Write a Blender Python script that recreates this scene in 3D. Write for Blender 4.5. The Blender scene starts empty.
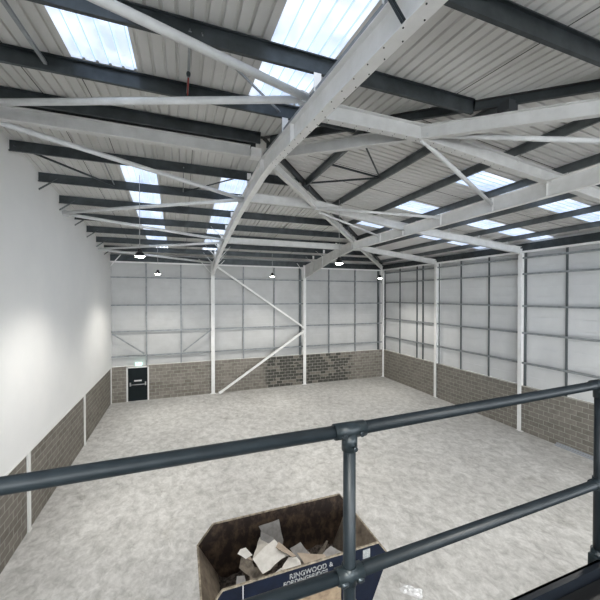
import bpy, bmesh, math, random
from mathutils import Vector, Matrix
random.seed(7)
C = bpy.context.scene.collection
V = Vector

# ------------------------------------------------------------------ dimensions (metres)
XL, XR, YB = -4.155, 16.165, 23.364          # left wall, right wall, back wall
YF = -6.24                                    # front of the building, behind the mezzanine
BRICK = 2.277
X1, X2 = 2.11, 8.96                           # portal frame lines
YR = 8.56                                     # ridge
HK = (YB + 0.0 - YR) / (16.17 - X1)           # plan slope of the hips
S1, S2 = 0.1, 0.1 * HK
ZP = 10.87                                    # underside of the purlins at the ridge
ROWS = {'front': 5.66, 'mid': 11.45, 'back': 17.23}
def zr(x, y):                                 # underside of purlins
    return ZP - max(S1 * abs(y - YR), S2 * (x - X1), 0)
def hipx(y): return X1 + abs(y - YR) / HK
def hipy(x, s): return YR + s * HK * max(0, x - X1)
ORD = ['first', 'second', 'third', 'fourth', 'fifth', 'sixth', 'seventh', 'eighth', 'ninth', 'tenth']

# ------------------------------------------------------------------ materials
def mat(name, col, rough=.6, metal=0., emit=None, estr=0., spec=.5):
    m = bpy.data.materials.new(name); m.use_nodes = True
    b = m.node_tree.nodes['Principled BSDF']
    b.inputs['Base Color'].default_value = (*col, 1)
    b.inputs['Roughness'].default_value = rough
    b.inputs['Metallic'].default_value = metal
    b.inputs['Specular IOR Level'].default_value = spec
    if emit:
        b.inputs['Emission Color'].default_value = (*emit, 1)
        b.inputs['Emission Strength'].default_value = estr
    return m
def N(m, t, **kw):
    n = m.node_tree.nodes.new(t)
    for k, v in kw.items(): setattr(n, k, v)
    return n
def L(m, a, b): m.node_tree.links.new(a, b)
def noisy(m, c1, c2, scale=4, detail=6, lo=.35, hi=.65, stretch=(1, 1, 1), bump=0., rot=(0, 0, 0), rough=None):
    """mottle between two true surface colours, object space"""
    b = m.node_tree.nodes['Principled BSDF']
    tc = N(m, 'ShaderNodeTexCoord'); mp = N(m, 'ShaderNodeMapping')
    mp.inputs['Scale'].default_value = stretch; mp.inputs['Rotation'].default_value = rot
    L(m, tc.outputs['Object'], mp.inputs['Vector'])
    no = N(m, 'ShaderNodeTexNoise'); no.inputs['Scale'].default_value = scale; no.inputs['Detail'].default_value = detail
    no.inputs['Roughness'].default_value = .62
    L(m, mp.outputs[0], no.inputs['Vector'])
    cr = N(m, 'ShaderNodeValToRGB')
    cr.color_ramp.elements[0].position = lo; cr.color_ramp.elements[0].color = (*c1, 1)
    cr.color_ramp.elements[1].position = hi; cr.color_ramp.elements[1].color = (*c2, 1)
    L(m, no.outputs['Fac'], cr.inputs[0]); L(m, cr.outputs[0], b.inputs['Base Color'])
    if rough:
        mr = N(m, 'ShaderNodeMapRange'); mr.inputs[3].default_value = rough[0]; mr.inputs[4].default_value = rough[1]
        L(m, no.outputs['Fac'], mr.inputs[0]); L(m, mr.outputs[0], b.inputs['Roughness'])
    if bump:
        bp = N(m, 'ShaderNodeBump'); bp.inputs['Strength'].default_value = bump; bp.inputs['Distance'].default_value = .02
        L(m, no.outputs['Fac'], bp.inputs['Height']); L(m, bp.outputs[0], b.inputs['Normal'])
    return m, no, cr
M = {}
M['white_steel'] = noisy(mat('white_steel', (.7, .7, .68), .5), (.76, .76, .74), (.84, .84, .83), 3)[0]
M['tube'] = noisy(mat('tube_paint', (.66, .67, .67), .42), (.58, .59, .59), (.68, .69, .69), 3)[0]
M['dark_purlin'] = noisy(mat('dark_purlin', (.05, .06, .065), .4, .5), (.036, .043, .046), (.066, .077, .083), 2.5)[0]
M['lit_purlin'] = noisy(mat('lit_purlin', (.14, .155, .16), .4, .45), (.11, .125, .128), (.16, .178, .185), 2.5)[0]  # dark purlin steel lightened, rooflight glow on its faces put into the colour
M['beam_grey'] = noisy(mat('beam_grey', (.6, .6, .58), .5), (.55, .55, .535), (.64, .64, .625), 3)[0]
M['liner_shaded'] = noisy(mat('liner_shaded', (.5, .5, .49), .5), (.45, .455, .45), (.52, .525, .52), .7)[0]  # same liner, darkened so the colour carries the shade on the back wall
M['dark_cleat'] = mat('dark_cleat', (.05, .055, .06), .55, .3)
M['galv'] = noisy(mat('galv', (.3, .32, .33), .5, .2), (.22, .235, .24), (.32, .34, .35), 5)[0]
M['dark_post'] = mat('dark_post', (.11, .125, .13), .5, .3)
M['sheet'] = noisy(mat('roof_sheet', (.62, .61, .58), .5), (.58, .575, .555), (.66, .655, .64), 1.2, 5, stretch=(1, .3, 1))[0]
M['seam'] = mat('seam', (.05, .05, .05), .8)
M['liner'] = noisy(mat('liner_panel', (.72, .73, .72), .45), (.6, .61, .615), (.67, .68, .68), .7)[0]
M['plaster'] = noisy(mat('plaster', (.78, .78, .77), .75), (.75, .755, .75), (.79, .79, .78), .5)[0]
M['trimwhite'] = mat('trim_white', (.75, .75, .73), .5)
M['rail'] = noisy(mat('rail_paint', (.045, .065, .075), .42, .1), (.010, .016, .020), (.018, .026, .031), 9, bump=.05)[0]
M['fitting'] = noisy(mat('fitting_paint', (.05, .07, .08), .36, .25), (.014, .022, .026), (.027, .038, .043), 25, bump=.12)[0]
M['chrome'] = mat('grub_screw', (.07, .085, .095), .3, .7)
M['black'] = mat('black_deck', (.012, .013, .014), .6)
M['toe'] = mat('toe_board_paint', (.006, .009, .014), .5, spec=.3)
M['door'] = mat('door_paint', (.007, .012, .014), .6, spec=.2)
M['lampshade'] = mat('lampshade', (.015, .015, .015), .4, .3)
M['lens'] = mat('lamp_lens', (1, 1, .95), .5, 0, (1, .95, .86), 40)
M['wire'] = mat('hanging_wire', (.45, .45, .45), .5, .3)
M['red_wire'] = mat('red_cable', (.35, .03, .02), .5)
M['exit'] = mat('exit_face', (.6, .9, .8), .5, 0, (.6, 1, .85), 1.3)
M['exitgreen'] = mat('exit_green', (0, .35, .16), .5, 0, (0, .5, .22), .8)
M['whitepaint'] = mat('white_paint', (.7, .7, .7), .6)
M['kerb'] = mat('kerb_grey', (.33, .35, .38), .5)
M['alu'] = mat('satin_alu', (.55, .56, .57), .35, .7)
M['sticker'] = noisy(mat('faded_sticker', (.5, .52, .5), .6), (.2, .22, .22), (.4, .41, .4), 30)[0]

# rooflights: backlit translucent sheet, cloudy
m = mat('rooflight', (.6, .65, .7), .4); M['rooflight'] = m
b = m.node_tree.nodes['Principled BSDF']
_, no, cr = noisy(m, (.62, .68, .74), (.7, .74, .78), 1.3, 4)
cr2 = N(m, 'ShaderNodeValToRGB'); cr2.color_ramp.elements[0].position = .38; cr2.color_ramp.elements[1].position = .66
cr2.color_ramp.elements[0].color = (.31, .39, .58, 1); cr2.color_ramp.elements[1].color = (.62, .68, .77, 1)
L(m, no.outputs['Fac'], cr2.inputs[0]); L(m, cr2.outputs[0], b.inputs['Emission Color'])
b.inputs['Emission Strength'].default_value = ROOFLIGHT = 1.05
M['rooflight_rib'] = mat('rooflight_rib', (.5, .55, .62), .5, 0, (.42, .55, .72), .6)

# floor
m = mat('concrete', (.5, .5, .48), .55); M['floor'] = m
b = m.node_tree.nodes['Principled BSDF']
tc = N(m, 'ShaderNodeTexCoord')
def ns(scale, det, st=(1, 1, 1), rz=0, dist=0.):
    mp = N(m, 'ShaderNodeMapping'); mp.inputs['Scale'].default_value = st; mp.inputs['Rotation'].default_value = (0, 0, rz)
    L(m, tc.outputs['Object'], mp.inputs[0]); n = N(m, 'ShaderNodeTexNoise'); n.inputs['Scale'].default_value = scale
    n.inputs['Detail'].default_value = det; n.inputs['Roughness'].default_value = .7; n.inputs['Distortion'].default_value = dist
    L(m, mp.outputs[0], n.inputs['Vector']); return n
big = ns(.35, 5, dist=.6); mid = ns(3.6, 13, (1, .8, 1), .5, .5); fine = ns(11, 10, (1, .75, 1), -.5, .2); dark = ns(1.3, 10, (1, .65, 1), 1.1, .8)
def ramp(n, c):
    r = N(m, 'ShaderNodeValToRGB'); r.color_ramp.elements[0].position, r.color_ramp.elements[0].color = c[0][0], (*c[0][1], 1)
    r.color_ramp.elements[1].position, r.color_ramp.elements[1].color = c[1][0], (*c[1][1], 1)
    L(m, n.outputs['Fac'], r.inputs[0]); return r
base = ramp(big, [(.35, (.48, .475, .46)), (.65, (.58, .575, .56))])
r2 = ramp(mid, [(.34, (.68, .68, .67)), (.6, (1.12, 1.12, 1.12))])
r3 = ramp(fine, [(.3, (.84, .84, .84)), (.62, (1.06, 1.06, 1.06))])
r4 = ramp(dark, [(.27, (.66, .65, .62)), (.42, (1, 1, 1))])
prev = base.outputs[0]
for r in (r2, r3, r4):
    mx = N(m, 'ShaderNodeMix', data_type='RGBA', blend_type='MULTIPLY'); mx.inputs['Factor'].default_value = 1
    L(m, prev, mx.inputs[6]); L(m, r.outputs[0], mx.inputs[7]); prev = mx.outputs[2]
L(m, prev, b.inputs['Base Color'])
mr = N(m, 'ShaderNodeMapRange'); mr.inputs[3].default_value = .38; mr.inputs[4].default_value = .72
L(m, mid.outputs['Fac'], mr.inputs[0]); L(m, mr.outputs[0], b.inputs['Roughness'])

# block walls
def brickmat(name, axis, patch=False, c1=(.17, .155, .13), c2=(.245, .225, .195), mortar=(.36, .345, .31)):
    m = mat(name, c1, .8); nt = m.node_tree; b = nt.nodes['Principled BSDF']
    tc = N(m, 'ShaderNodeTexCoord'); sp = N(m, 'ShaderNodeSeparateXYZ'); cb = N(m, 'ShaderNodeCombineXYZ')
    L(m, tc.outputs['Object'], sp.inputs[0]); L(m, sp.outputs[axis], cb.inputs[0]); L(m, sp.outputs['Z'], cb.inputs[1])
    def bk(a, c, mo):
        br = N(m, 'ShaderNodeTexBrick'); br.offset = .5; br.squash = 1
        br.inputs['Scale'].default_value = 1; br.inputs['Brick Width'].default_value = .45; br.inputs['Row Height'].default_value = BRICK / 10
        br.inputs['Mortar Size'].default_value = .011; br.inputs['Mortar Smooth'].default_value = .1
        br.inputs['Color1'].default_value = (*a, 1); br.inputs['Color2'].default_value = (*c, 1); br.inputs['Mortar'].default_value = (*mo, 1)
        L(m, cb.outputs[0], br.inputs[0]); return br
    br = bk(c1, c2, mortar); out = br.outputs['Color']
    no = N(m, 'ShaderNodeTexNoise'); no.inputs['Scale'].default_value = 6; no.inputs['Detail'].default_value = 8
    L(m, tc.outputs['Object'], no.inputs[0])
    mr = N(m, 'ShaderNodeMapRange'); mr.inputs[3].default_value = .65; mr.inputs[4].default_value = 1.35; L(m, no.outputs['Fac'], mr.inputs[0])
    mx = N(m, 'ShaderNodeMix', data_type='RGBA', blend_type='MULTIPLY'); mx.inputs['Factor'].default_value = 1
    L(m, out, mx.inputs[6]); L(m, mr.outputs[0], mx.inputs[7]); out = mx.outputs[2]
    if patch:                                  # individually stained blocks over part of the wall
        b2 = bk((0, 0, 0), (1, 1, 1), (0, 0, 0))
        big = N(m, 'ShaderNodeTexNoise'); big.inputs['Scale'].default_value = .55; big.inputs['Detail'].default_value = 3
        L(m, cb.outputs[0], big.inputs[0])
        win = N(m, 'ShaderNodeMapRange', interpolation_type='SMOOTHSTEP'); win.inputs[1].default_value = 5.5; win.inputs[2].default_value = 6.2
        L(m, sp.outputs['X'], win.inputs[0])
        win2 = N(m, 'ShaderNodeMapRange', interpolation_type='SMOOTHSTEP'); win2.inputs[1].default_value = 13.9; win2.inputs[2].default_value = 12.6
        L(m, sp.outputs['X'], win2.inputs[0])
        def mth(op, a, c):
            n = N(m, 'ShaderNodeMath', operation=op)
            for i, q in enumerate((a, c)):
                if isinstance(q, (int, float)): n.inputs[i].default_value = q
                else: L(m, q, n.inputs[i])
            return n.outputs[0]
        w = mth('MULTIPLY', win.outputs[0], win2.outputs[0])
        s = mth('ADD', mth('MULTIPLY', b2.outputs['Color'], .55), mth('MULTIPLY', w, .36))
        s = mth('ADD', s, mth('MULTIPLY', big.outputs['Fac'], .5))
        g = mth('MULTIPLY', mth('MULTIPLY', mth('GREATER_THAN', s, .74), w), mth('SUBTRACT', 1, br.outputs['Fac']))
        mx = N(m, 'ShaderNodeMix', data_type='RGBA'); L(m, mth('MULTIPLY', g, .85), mx.inputs['Factor'])
        L(m, out, mx.inputs[6]); mx.inputs[7].default_value = (.035, .036, .03, 1); out = mx.outputs[2]
    L(m, out, b.inputs['Base Color'])
    bp = N(m, 'ShaderNodeBump'); bp.inputs['Strength'].default_value = .5; bp.inputs['Distance'].default_value = .008; bp.invert = True
    L(m, br.outputs['Fac'], bp.inputs['Height']); L(m, bp.outputs[0], b.inputs['Normal'])
    return m
M['brick_back'] = brickmat('blockwork_back', 'X', True)
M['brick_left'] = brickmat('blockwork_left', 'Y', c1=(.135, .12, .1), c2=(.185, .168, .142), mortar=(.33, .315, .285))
M['brick_right'] = brickmat('blockwork_right', 'Y', c1=(.165, .152, .13), c2=(.21, .195, .168), mortar=(.34, .33, .295))

# skip
M['skip_blue'] = noisy(mat('skip_blue', (.008, .016, .045), .5, spec=.2), (.002, .0045, .013), (.004, .009, .025), 5, 8, bump=.1)[0]
M['skip_in'] = noisy(mat('skip_rust', (.05, .035, .025), .75, .1), (.016, .009, .006), (.125, .08, .05), 4.5, 12, .45, .75, stretch=(1, 1, .7), bump=.4)[0]
M['skip_end'] = noisy(mat('skip_worn_end', (.2, .16, .12), .7), (.09, .068, .05), (.26, .215, .165), 4, 10, .3, .62, bump=.4)[0]
M['skip_rim'] = noisy(mat('skip_rim_wear', (.3, .25, .18), .6), (.1, .08, .055), (.42, .36, .27), 9, 8)[0]
M['skip_tan'] = noisy(mat('skip_tan', (.3, .22, .14), .7), (.2, .14, .09), (.4, .31, .2), 4, 8)[0]
M['letter'] = noisy(mat('faded_lettering', (.5, .5, .48), .6), (.08, .09, .1), (.4, .4, .385), 28, 6, .38, .58)[0]
M['pb_white'] = noisy(mat('plasterboard_white', (.72, .7, .66), .85), (.62, .6, .56), (.76, .74, .7), 6)[0]
M['pb_grey'] = noisy(mat('plasterboard_grey', (.34, .33, .32), .85), (.27, .26, .25), (.38, .37, .36), 6)[0]
M['pb_pale'] = noisy(mat('plasterboard_pale', (.55, .52, .47), .85), (.46, .43, .38), (.6, .57, .52), 5)[0]
M['pb_tan'] = noisy(mat('plasterboard_tan', (.42, .35, .28), .85), (.34, .28, .22), (.48, .4, .32), 5)[0]
M['pb_brown'] = noisy(mat('torn_card', (.2, .17, .14), .9), (.13, .11, .09), (.3, .26, .21), 9)[0]
M['rubble'] = noisy(mat('rubble', (.07, .055, .045), .95), (.03, .024, .02), (.16, .13, .11), 12, 10, .4, .7, bump=.6)[0]
M['film'] = mat('clear_film', (.8, .8, .8), .15); 
fb = M['film'].node_tree.nodes['Principled BSDF']; fb.inputs['Alpha'].default_value = .85

# ------------------------------------------------------------------ mesh helpers
def add_box(bm, lo, hi):
    x0, y0, z0 = lo; x1, y1, z1 = hi
    vs = [bm.verts.new(p) for p in ((x0,y0,z0),(x1,y0,z0),(x1,y1,z0),(x0,y1,z0),(x0,y0,z1),(x1,y0,z1),(x1,y1,z1),(x0,y1,z1))]
    for f in ((3,2,1,0),(4,5,6,7),(0,1,5,4),(1,2,6,5),(2,3,7,6),(3,0,4,7)): bm.faces.new([vs[i] for i in f])
def frame_of(a, b, up):
    d = (b - a).normalized(); s = d.cross(up)
    if s.length < 1e-4: s = d.cross(V((1, 0, 0)))
    s.normalize(); u = s.cross(d).normalized(); return d, s, u
def add_prism(bm, prof, a, b, up=V((0, 0, 1))):
    """sweep a closed 2-D outline (side, up) from a to b"""
    a, b = V(a), V(b); d, s, u = frame_of(a, b, up)
    r0 = [bm.verts.new(a + s*p + u*q) for p, q in prof]; r1 = [bm.verts.new(b + s*p + u*q) for p, q in prof]
    n = len(prof)
    for i in range(n): bm.faces.new((r0[i], r0[(i+1) % n], r1[(i+1) % n], r1[i]))
    bm.faces.new(r0[::-1]); bm.faces.new(r1)
def add_bar(bm, a, b, w, h, up=V((0, 0, 1)), off=0):
    add_prism(bm, [(-w/2, -h/2+off), (w/2, -h/2+off), (w/2, h/2+off), (-w/2, h/2+off)], a, b, up)
def add_tube(bm, a, b, r, n=14, up=V((0, 0, 1)), r2=None):
    a, b = V(a), V(b); d, s, u = frame_of(a, b, up); r2 = r if r2 is None else r2
    c = [(math.cos(2*math.pi*i/n), math.sin(2*math.pi*i/n)) for i in range(n)]
    r0 = [bm.verts.new(a + s*p*r + u*q*r) for p, q in c]; r1 = [bm.verts.new(b + s*p*r2 + u*q*r2) for p, q in c]
    for i in range(n):
        f = bm.faces.new((r0[i], r0[(i+1) % n], r1[(i+1) % n], r1[i])); f.smooth = True
    bm.faces.new(r0[::-1]); bm.faces.new(r1)
def add_lathe(bm, prof, cx, cy, n=24):
    rings = [[bm.verts.new((cx + r*math.cos(2*math.pi*i/n), cy + r*math.sin(2*math.pi*i/n), z)) for i in range(n)] for r, z in prof]
    for a, c in zip(rings, rings[1:]):
        for i in range(n):
            f = bm.faces.new((a[i], a[(i+1) % n], c[(i+1) % n], c[i])); f.smooth = True
    bm.faces.new(rings[0][::-1]); bm.faces.new(rings[-1])
def add_poly(bm, pts, n, t):
    """flat outline pts given thickness t along n"""
    n = V(n).normalized() * t
    a = [bm.verts.new(V(p)) for p in pts]; c = [bm.verts.new(V(p) + n) for p in pts]; k = len(pts)
    bm.faces.new(a[::-1]); bm.faces.new(c)
    for i in range(k): bm.faces.new((a[i], a[(i+1) % k], c[(i+1) % k], c[i]))
def obj(name, bm, material, parent=None, kind=None):
    bmesh.ops.recalc_face_normals(bm, faces=bm.faces)
    me = bpy.data.meshes.new(name); bm.to_mesh(me); bm.free()
    for mm in (material if isinstance(material, (list, tuple)) else [material]): me.materials.append(mm)
    o = bpy.data.objects.new(name, me); C.objects.link(o)
    if parent: o.parent = parent
    if kind: o['kind'] = kind
    return o
def tag(o, label, cat, group=None):
    o['label'] = label; o['category'] = cat
    if group: o['group'] = group
    return o
def thing(name, label, cat, loc=(0, 0, 0), group=None):
    o = bpy.data.objects.new(name, None); C.objects.link(o); o.location = loc
    return tag(o, label, cat, group)
def local(parent_loc):      # matrix used to bring world-built bmeshes into a parent's frame
    return Matrix.Translation(-V(parent_loc))
def part(name, bm, material, parent):
    bm.transform(local(parent.location)); return obj(name, bm, material, parent)
NB = bmesh.new
def quad(bm, pts, mi=0):
    f = bm.faces.new([bm.verts.new(p) for p in pts]); f.material_index = mi; return f

# I-beam following matching bottom / top polylines
def add_ibeam(bm, bot, top, side, w, tf=.014, tw=.01):
    side = V(side).normalized(); hw = side * w/2; ht = side * tw/2
    bot = [V(p) for p in bot]; top = [V(p) for p in top]
    for i in range(len(bot)-1):
        for (p, q, sgn) in ((bot[i], bot[i+1], 1), (top[i], top[i+1], -1)):
            dz = V((0, 0, tf*sgn))
            vs = [bm.verts.new(x) for x in (p-hw, p+hw, q+hw, q-hw, p-hw+dz, p+hw+dz, q+hw+dz, q-hw+dz)]
            for f in ((0,1,2,3),(7,6,5,4),(0,4,5,1),(1,5,6,2),(2,6,7,3),(3,7,4,0)): bm.faces.new([vs[j] for j in f])
        vs = [bm.verts.new(x) for x in (bot[i]-ht, bot[i]+ht, bot[i+1]+ht, bot[i+1]-ht, top[i]-ht, top[i]+ht, top[i+1]+ht, top[i+1]-ht)]
        for f in ((0,1,2,3),(7,6,5,4),(0,4,5,1),(1,5,6,2),(2,6,7,3),(3,7,4,0)): bm.faces.new([vs[j] for j in f])
def Isec(w, d, tf=.014, tw=.012):
    a, t, h, g = w/2, tw/2, d/2, d/2 - tf
    return [(-a,-h),(a,-h),(a,-g),(t,-g),(t,g),(a,g),(a,h),(-a,h),(-a,g),(-t,g),(-t,-g),(-a,-g)]
def Zsec(h=.2, f=.065, t=.006):
    return [(0,0),(f,0),(f,.018),(f-t,.018),(f-t,t),(t,t),(t,h),(-f+t,h),(-f+t,h-.018),(-f,h-.018),(-f,h),(-f,h+t-.006),(0,h+.0)][:12]

# ------------------------------------------------------------------ setting
bm = NB(); quad(bm, [(XL-.3, YF, 0), (XR+.5, YF, 0), (XR+.5, YB+.4, 0), (XL-.3, YB+.4, 0)])
obj('floor', bm, M['floor'], kind='structure')

DOOR = (-3.27, -2.0)
# left wall: block plinth below, plastered above
bm = NB(); quad(bm, [(XL, YF, BRICK), (XL, YB+.3, BRICK), (XL, YB+.3, 9.6), (XL, YR, 11.4), (XL, YF, 9.6)])
wl = obj('wall_left', bm, M['plaster'], kind='structure')
bm = NB(); quad(bm, [(XL-.012, YF, 0), (XL-.012, YB+.3, 0), (XL-.012, YB+.3, BRICK), (XL-.012, YF, BRICK)])
quad(bm, [(XL-.012, YF, BRICK), (XL-.012, YB+.3, BRICK), (XL, YB+.3, BRICK), (XL, YF, BRICK)])
obj('block_plinth', bm, M['brick_left'], wl)
bm = NB(); add_box(bm, (XL-.01, YF, BRICK-.015), (XL+.02, YB, BRICK+.03)); obj('trim_1', bm, M['trimwhite'], kind='structure')
# back wall
bm = NB()
for x0, x1, z0 in ((XL-.3, DOOR[0], 0), (DOOR[0], DOOR[1], 2.2), (DOOR[1], XR+.3, 0)):
    quad(bm, [(x0, YB, z0), (x1, YB, z0), (x1, YB, BRICK), (x0, YB, BRICK)])
quad(bm, [(XL-.3, YB, BRICK), (XR+.3, YB, BRICK), (XR+.3, YB+.3, BRICK), (XL-.3, YB+.3, BRICK)])
wb = obj('wall_back', bm, M['brick_back'], kind='structure')
def panelled(name, fn, u0, u1, z0, z1, parent, m='liner'):
    """liner panels 1 m high with fine horizontal beads"""
    bm = NB(); z = z0
    while z < z1:
        zz = min(z + .5, z1)
        vs = [fn(u0, z+.006, 0), fn(u1, z+.006, 0), fn(u1, zz-.006, 0), fn(u0, zz-.006, 0)]
        quad(bm, vs)
        quad(bm, [fn(u0, zz-.006, 0), fn(u1, zz-.006, 0), fn(u1, zz, .008), fn(u0, zz, .008)])
        quad(bm, [fn(u0, zz, .008), fn(u1, zz, .008), fn(u1, zz+.006, 0), fn(u0, zz+.006, 0)])
        z = zz
    return obj(name, bm, M[m], parent)
panelled('liner_panels', lambda u, z, d: (u, YB+.24+d, z), XL-.2, XR+.5, BRICK, 9.8, wb, 'liner_shaded')
# right wall
bm = NB(); quad(bm, [(XR, YB+.3, 0), (XR, YF, 0), (XR, YF, BRICK), (XR, YB+.3, BRICK)])
quad(bm, [(XR, YB+.3, BRICK), (XR, YF, BRICK), (XR+.3, YF, BRICK), (XR+.3, YB+.3, BRICK)])
wr = obj('wall_right', bm, M['brick_right'], kind='structure')
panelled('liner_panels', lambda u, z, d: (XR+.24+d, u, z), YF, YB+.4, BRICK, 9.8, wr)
# unseen front wall: openings below and above the mezzanine added to let daylight in
bm = NB()
add_box(bm, (XL-.3, YF-.2, 4.7), (XR+.5, YF, 5.7)); add_box(bm, (XL-.3, YF-.2, 9.0), (XR+.5, YF, 11.4))
for x in (XL-.3, .9, 5.9, 10.9, XR): add_box(bm, (x, YF-.2, 0), (x+.45, YF, 9.0))
obj('wall_front', bm, M['plaster'], kind='structure')
bm = NB(); add_box(bm, (XR-.16, 6.2, 0), (XR-.01, 9.75, .07)); add_box(bm, (XR-.06, 6.2, .07), (XR-.01, 9.75, .13))
obj('trim_2', bm, M['kerb'], kind='structure')

# roof sheeting with ribs running down each slope; rooflight strips cut out of it
ROOF = .22
def rib_profile(u0, u1, pitch=.2, ph=0.):
    out = [(u0, 0.)]; k = math.floor((u0-ph)/pitch)
    while ph + k*pitch < u1:
        for du, h in ((.135, 0), (.148, .035), (.178, .035), (.191, 0)):
            u = ph + k*pitch + du
            if u0 < u < u1: out.append((u, h))
        k += 1
    out.append((u1, 0.)); return out
def slope_sheet(bm, axis, u0, u1, start, end, ph=0.):
    """axis 'b' back slope, 'f' front slope (u = x), 'r' right slope (u = y); start/end along the fall, functions of u"""
    pr = rib_profile(u0, u1, ph=ph)
    for (a, h), (c, k) in zip(pr, pr[1:]):
        if axis == 'r':
            P = lambda x, y, q: (x, y, ZP - S2*(x-X1) + ROOF + q)
            quad(bm, [P(start(a), a, h), P(end, a, h), P(end, c, k), P(start(c), c, k)], int(h != k))
        else:
            P = lambda x, y, q: (x, y, ZP - S1*abs(y-YR) + ROOF + q)
            quad(bm, [P(a, start(a), h), P(a, end, h), P(c, end, k), P(c, start(c), k)], int(h != k))
STR = [(-1.73, -.72), (1.31, 2.40)]                       # rooflight strips, left bays
RSTR = [(7.0, 8.0), (10.1, 11.1), (13.2, 14.2)]
bm = NB()
xs = [XL-.02] + [e for s in STR for e in s]
for i in range(0, 5):
    u0 = xs[i]; u1 = (xs+[None])[i+1] if i < 4 else XR+.5
    for s, ax, end in ((1, 'b', YB+.4), (-1, 'f', YF)):
        if i % 2 == 0:
            slope_sheet(bm, ax, u0, u1, lambda x, s=s: YR + s*HK*max(0, x-X1), end)
        else:                                              # solid part between ridge and first purlin
            slope_sheet(bm, ax, u0, u1, lambda x, s=s: YR + s*HK*max(0, x-X1), YR + s*(2.18 if s > 0 else 2.0), ph=u0+.02)
ys = [YF] + [e for s in RSTR for e in s] + [YB+.4]
for i in range(len(ys)-1):
    st = lambda y: X1 + abs(y-YR)/HK
    if i % 2 == 0: slope_sheet(bm, 'r', ys[i], ys[i+1], st, XR+.4)
    else:
        lim = 7.78
        if max(st(ys[i]), st(ys[i+1])) < lim: 
            pr = rib_profile(ys[i], ys[i+1])
            slope_sheet(bm, 'r', ys[i], ys[i+1], st, lim, ph=ys[i]+.02)
for f in bm.faces: f.material_index = 0
ceil = obj('ceiling', bm, M['sheet'], kind='structure')
wn = 1
for (u0, u1) in STR:
    for s, ax, end in ((1, 'b', 21.5), (-1, 'f', -4.2)):
        bm = NB(); slope_sheet(bm, ax, u0, u1, lambda x: YR + s*(2.18 if s > 0 else 2.0), end, ph=u0+.02)
        o = obj('window_%d' % wn, bm, [M['rooflight'], M['rooflight_rib']], kind='structure'); wn += 1
        if s == 1:
            bm = NB(); slope_sheet(bm, 'b', u0, u1, lambda x: 21.5, YB+.4); obj('solid_sheet', bm, M['sheet'], ceil)
for (u0, u1) in RSTR:
    lim = max(7.78, X1 + max(abs(u0-YR), abs(u1-YR))/HK)
    bm = NB(); slope_sheet(bm, 'r', u0, u1, lambda y: max(7.78, X1 + abs(y-YR)/HK), XR+.4, ph=u0+.02)
    obj('window_%d' % wn, bm, [M['rooflight'], M['rooflight_rib']], kind='structure'); wn += 1
# sheet side laps: thin raised dark laps on the underside
bm = NB()
def lapx(x, s, y0, y1):
    a, c = sorted((y0, y1)); 
    P = lambda y: V((x, y, ZP - S1*abs(y-YR) + ROOF - .004)); add_bar(bm, P(a), P(c), .014, .006)
for x, s, y0, y1 in ((-2.69, 1, 8.7, 22.9), (-2.69, -1, 8.4, 0), (5.02, 1, 12, 22.9), (7.2, 1, 14.2, 22.9), (5.02, -1, 5.3, 0), (7.4, -1, 2.8, 0),
                     (-1.75, -1, 8.4, 6.62), (-1.75, 1, 8.7, 10.5), (.33, 1, 8.7, 22.9), (3.55, 1, 10.4, 22.9)):
    lapx(x, s, y0, y1)
for y, x0, x1 in ((8.87, 2.6, 16), (5.9, 4.9, 16), (12.0, 5.6, 16), (14.25, 8, 16), (9.95, 3.6, 16)):
    P = lambda x: V((x, y, ZP - S2*(x-X1) + ROOF - .004)); add_bar(bm, P(x0), P(x1), .014, .006)
for s in (1, -1):
    P = lambda x: V((x, hipy(x, s), ZP - S2*(x-X1) + ROOF - .012)); add_bar(bm, P(X1), P(16), .12, .01)
add_bar(bm, V((XL, YR, ZP+ROOF-.012)), V((X1, YR, ZP+ROOF-.012)), .12, .01)
obj('side_laps', bm, M['seam'], ceil)

# ------------------------------------------------------------------ purlins
def purlin_mesh(a, b, flip=1, h=.2, drop=.055):
    a = V(a) - V((0, 0, drop)); b = V(b) - V((0, 0, drop)); h = h + drop; bm = NB(); f = .062*flip; t = .006*flip
    add_prism(bm, [(0,0),(f,0),(f,.02),(f-t,.02),(f-t,.006),(t,.006),(t,h-.006),(-f+2*t,h-.006),(-f+2*t,h-.02),(-f+t,h-.02),(-f+t,h),(0,h)], a, b)
    return bm
def purlin(a, b, label, group, hs=(), flip=1, h=.2, cleats=(), drop=.055, m='dark_purlin'):
    o = thing('purlin', label, 'purlin', a, group)
    part('rail', purlin_mesh(a, b, flip, h, drop), M[m], o)
    for p in cleats:
        bm = NB(); p = V(p); d = (V(b)-V(a)).normalized(); 
        n = V((-d.y, d.x, 0))
        add_bar(bm, p - V((0,0,.17 if abs(p.x-X1) > .1 else (.36 if p.y < YR else .2))) - n*.006*flip + d*0, p + V((0,0,.15)) - n*.006*flip, .13, .008, up=n)
        part('cleat', bm, M['white_steel'], o)
    for p in hs:       # pairs of bolts
        pass
    return o
BACKP = [10.52 + 1.83*k for k in range(7)]
for k, y in enumerate(BACKP):
    a = (XL, y, zr(0, y)); e = (hipx(y) - .12, y, zr(0, y))
    cl = [(X1, y, zr(0, y))] + ([(X2, y, zr(0, y))] if hipx(y) > X2 + .2 else [])
    purlin(a, e, 'dark purlin of the back roof slope, %s from ridge towards back wall' % ORD[k], 'purlins of the back roof slope', cleats=cl, drop=.1)
FRONTP = [6.63, 4.88, 2.98, 1.2, -.58]
for k, y in enumerate(FRONTP):
    a = (XL, y, zr(0, y)); e = (hipx(y) - .12, y, zr(0, y))
    purlin(a, e, 'dark purlin of the near roof slope, %s from ridge towards the camera' % ORD[k], 'purlins of the near roof slope', flip=-1, cleats=[(X1, y, zr(0, y))])
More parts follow.
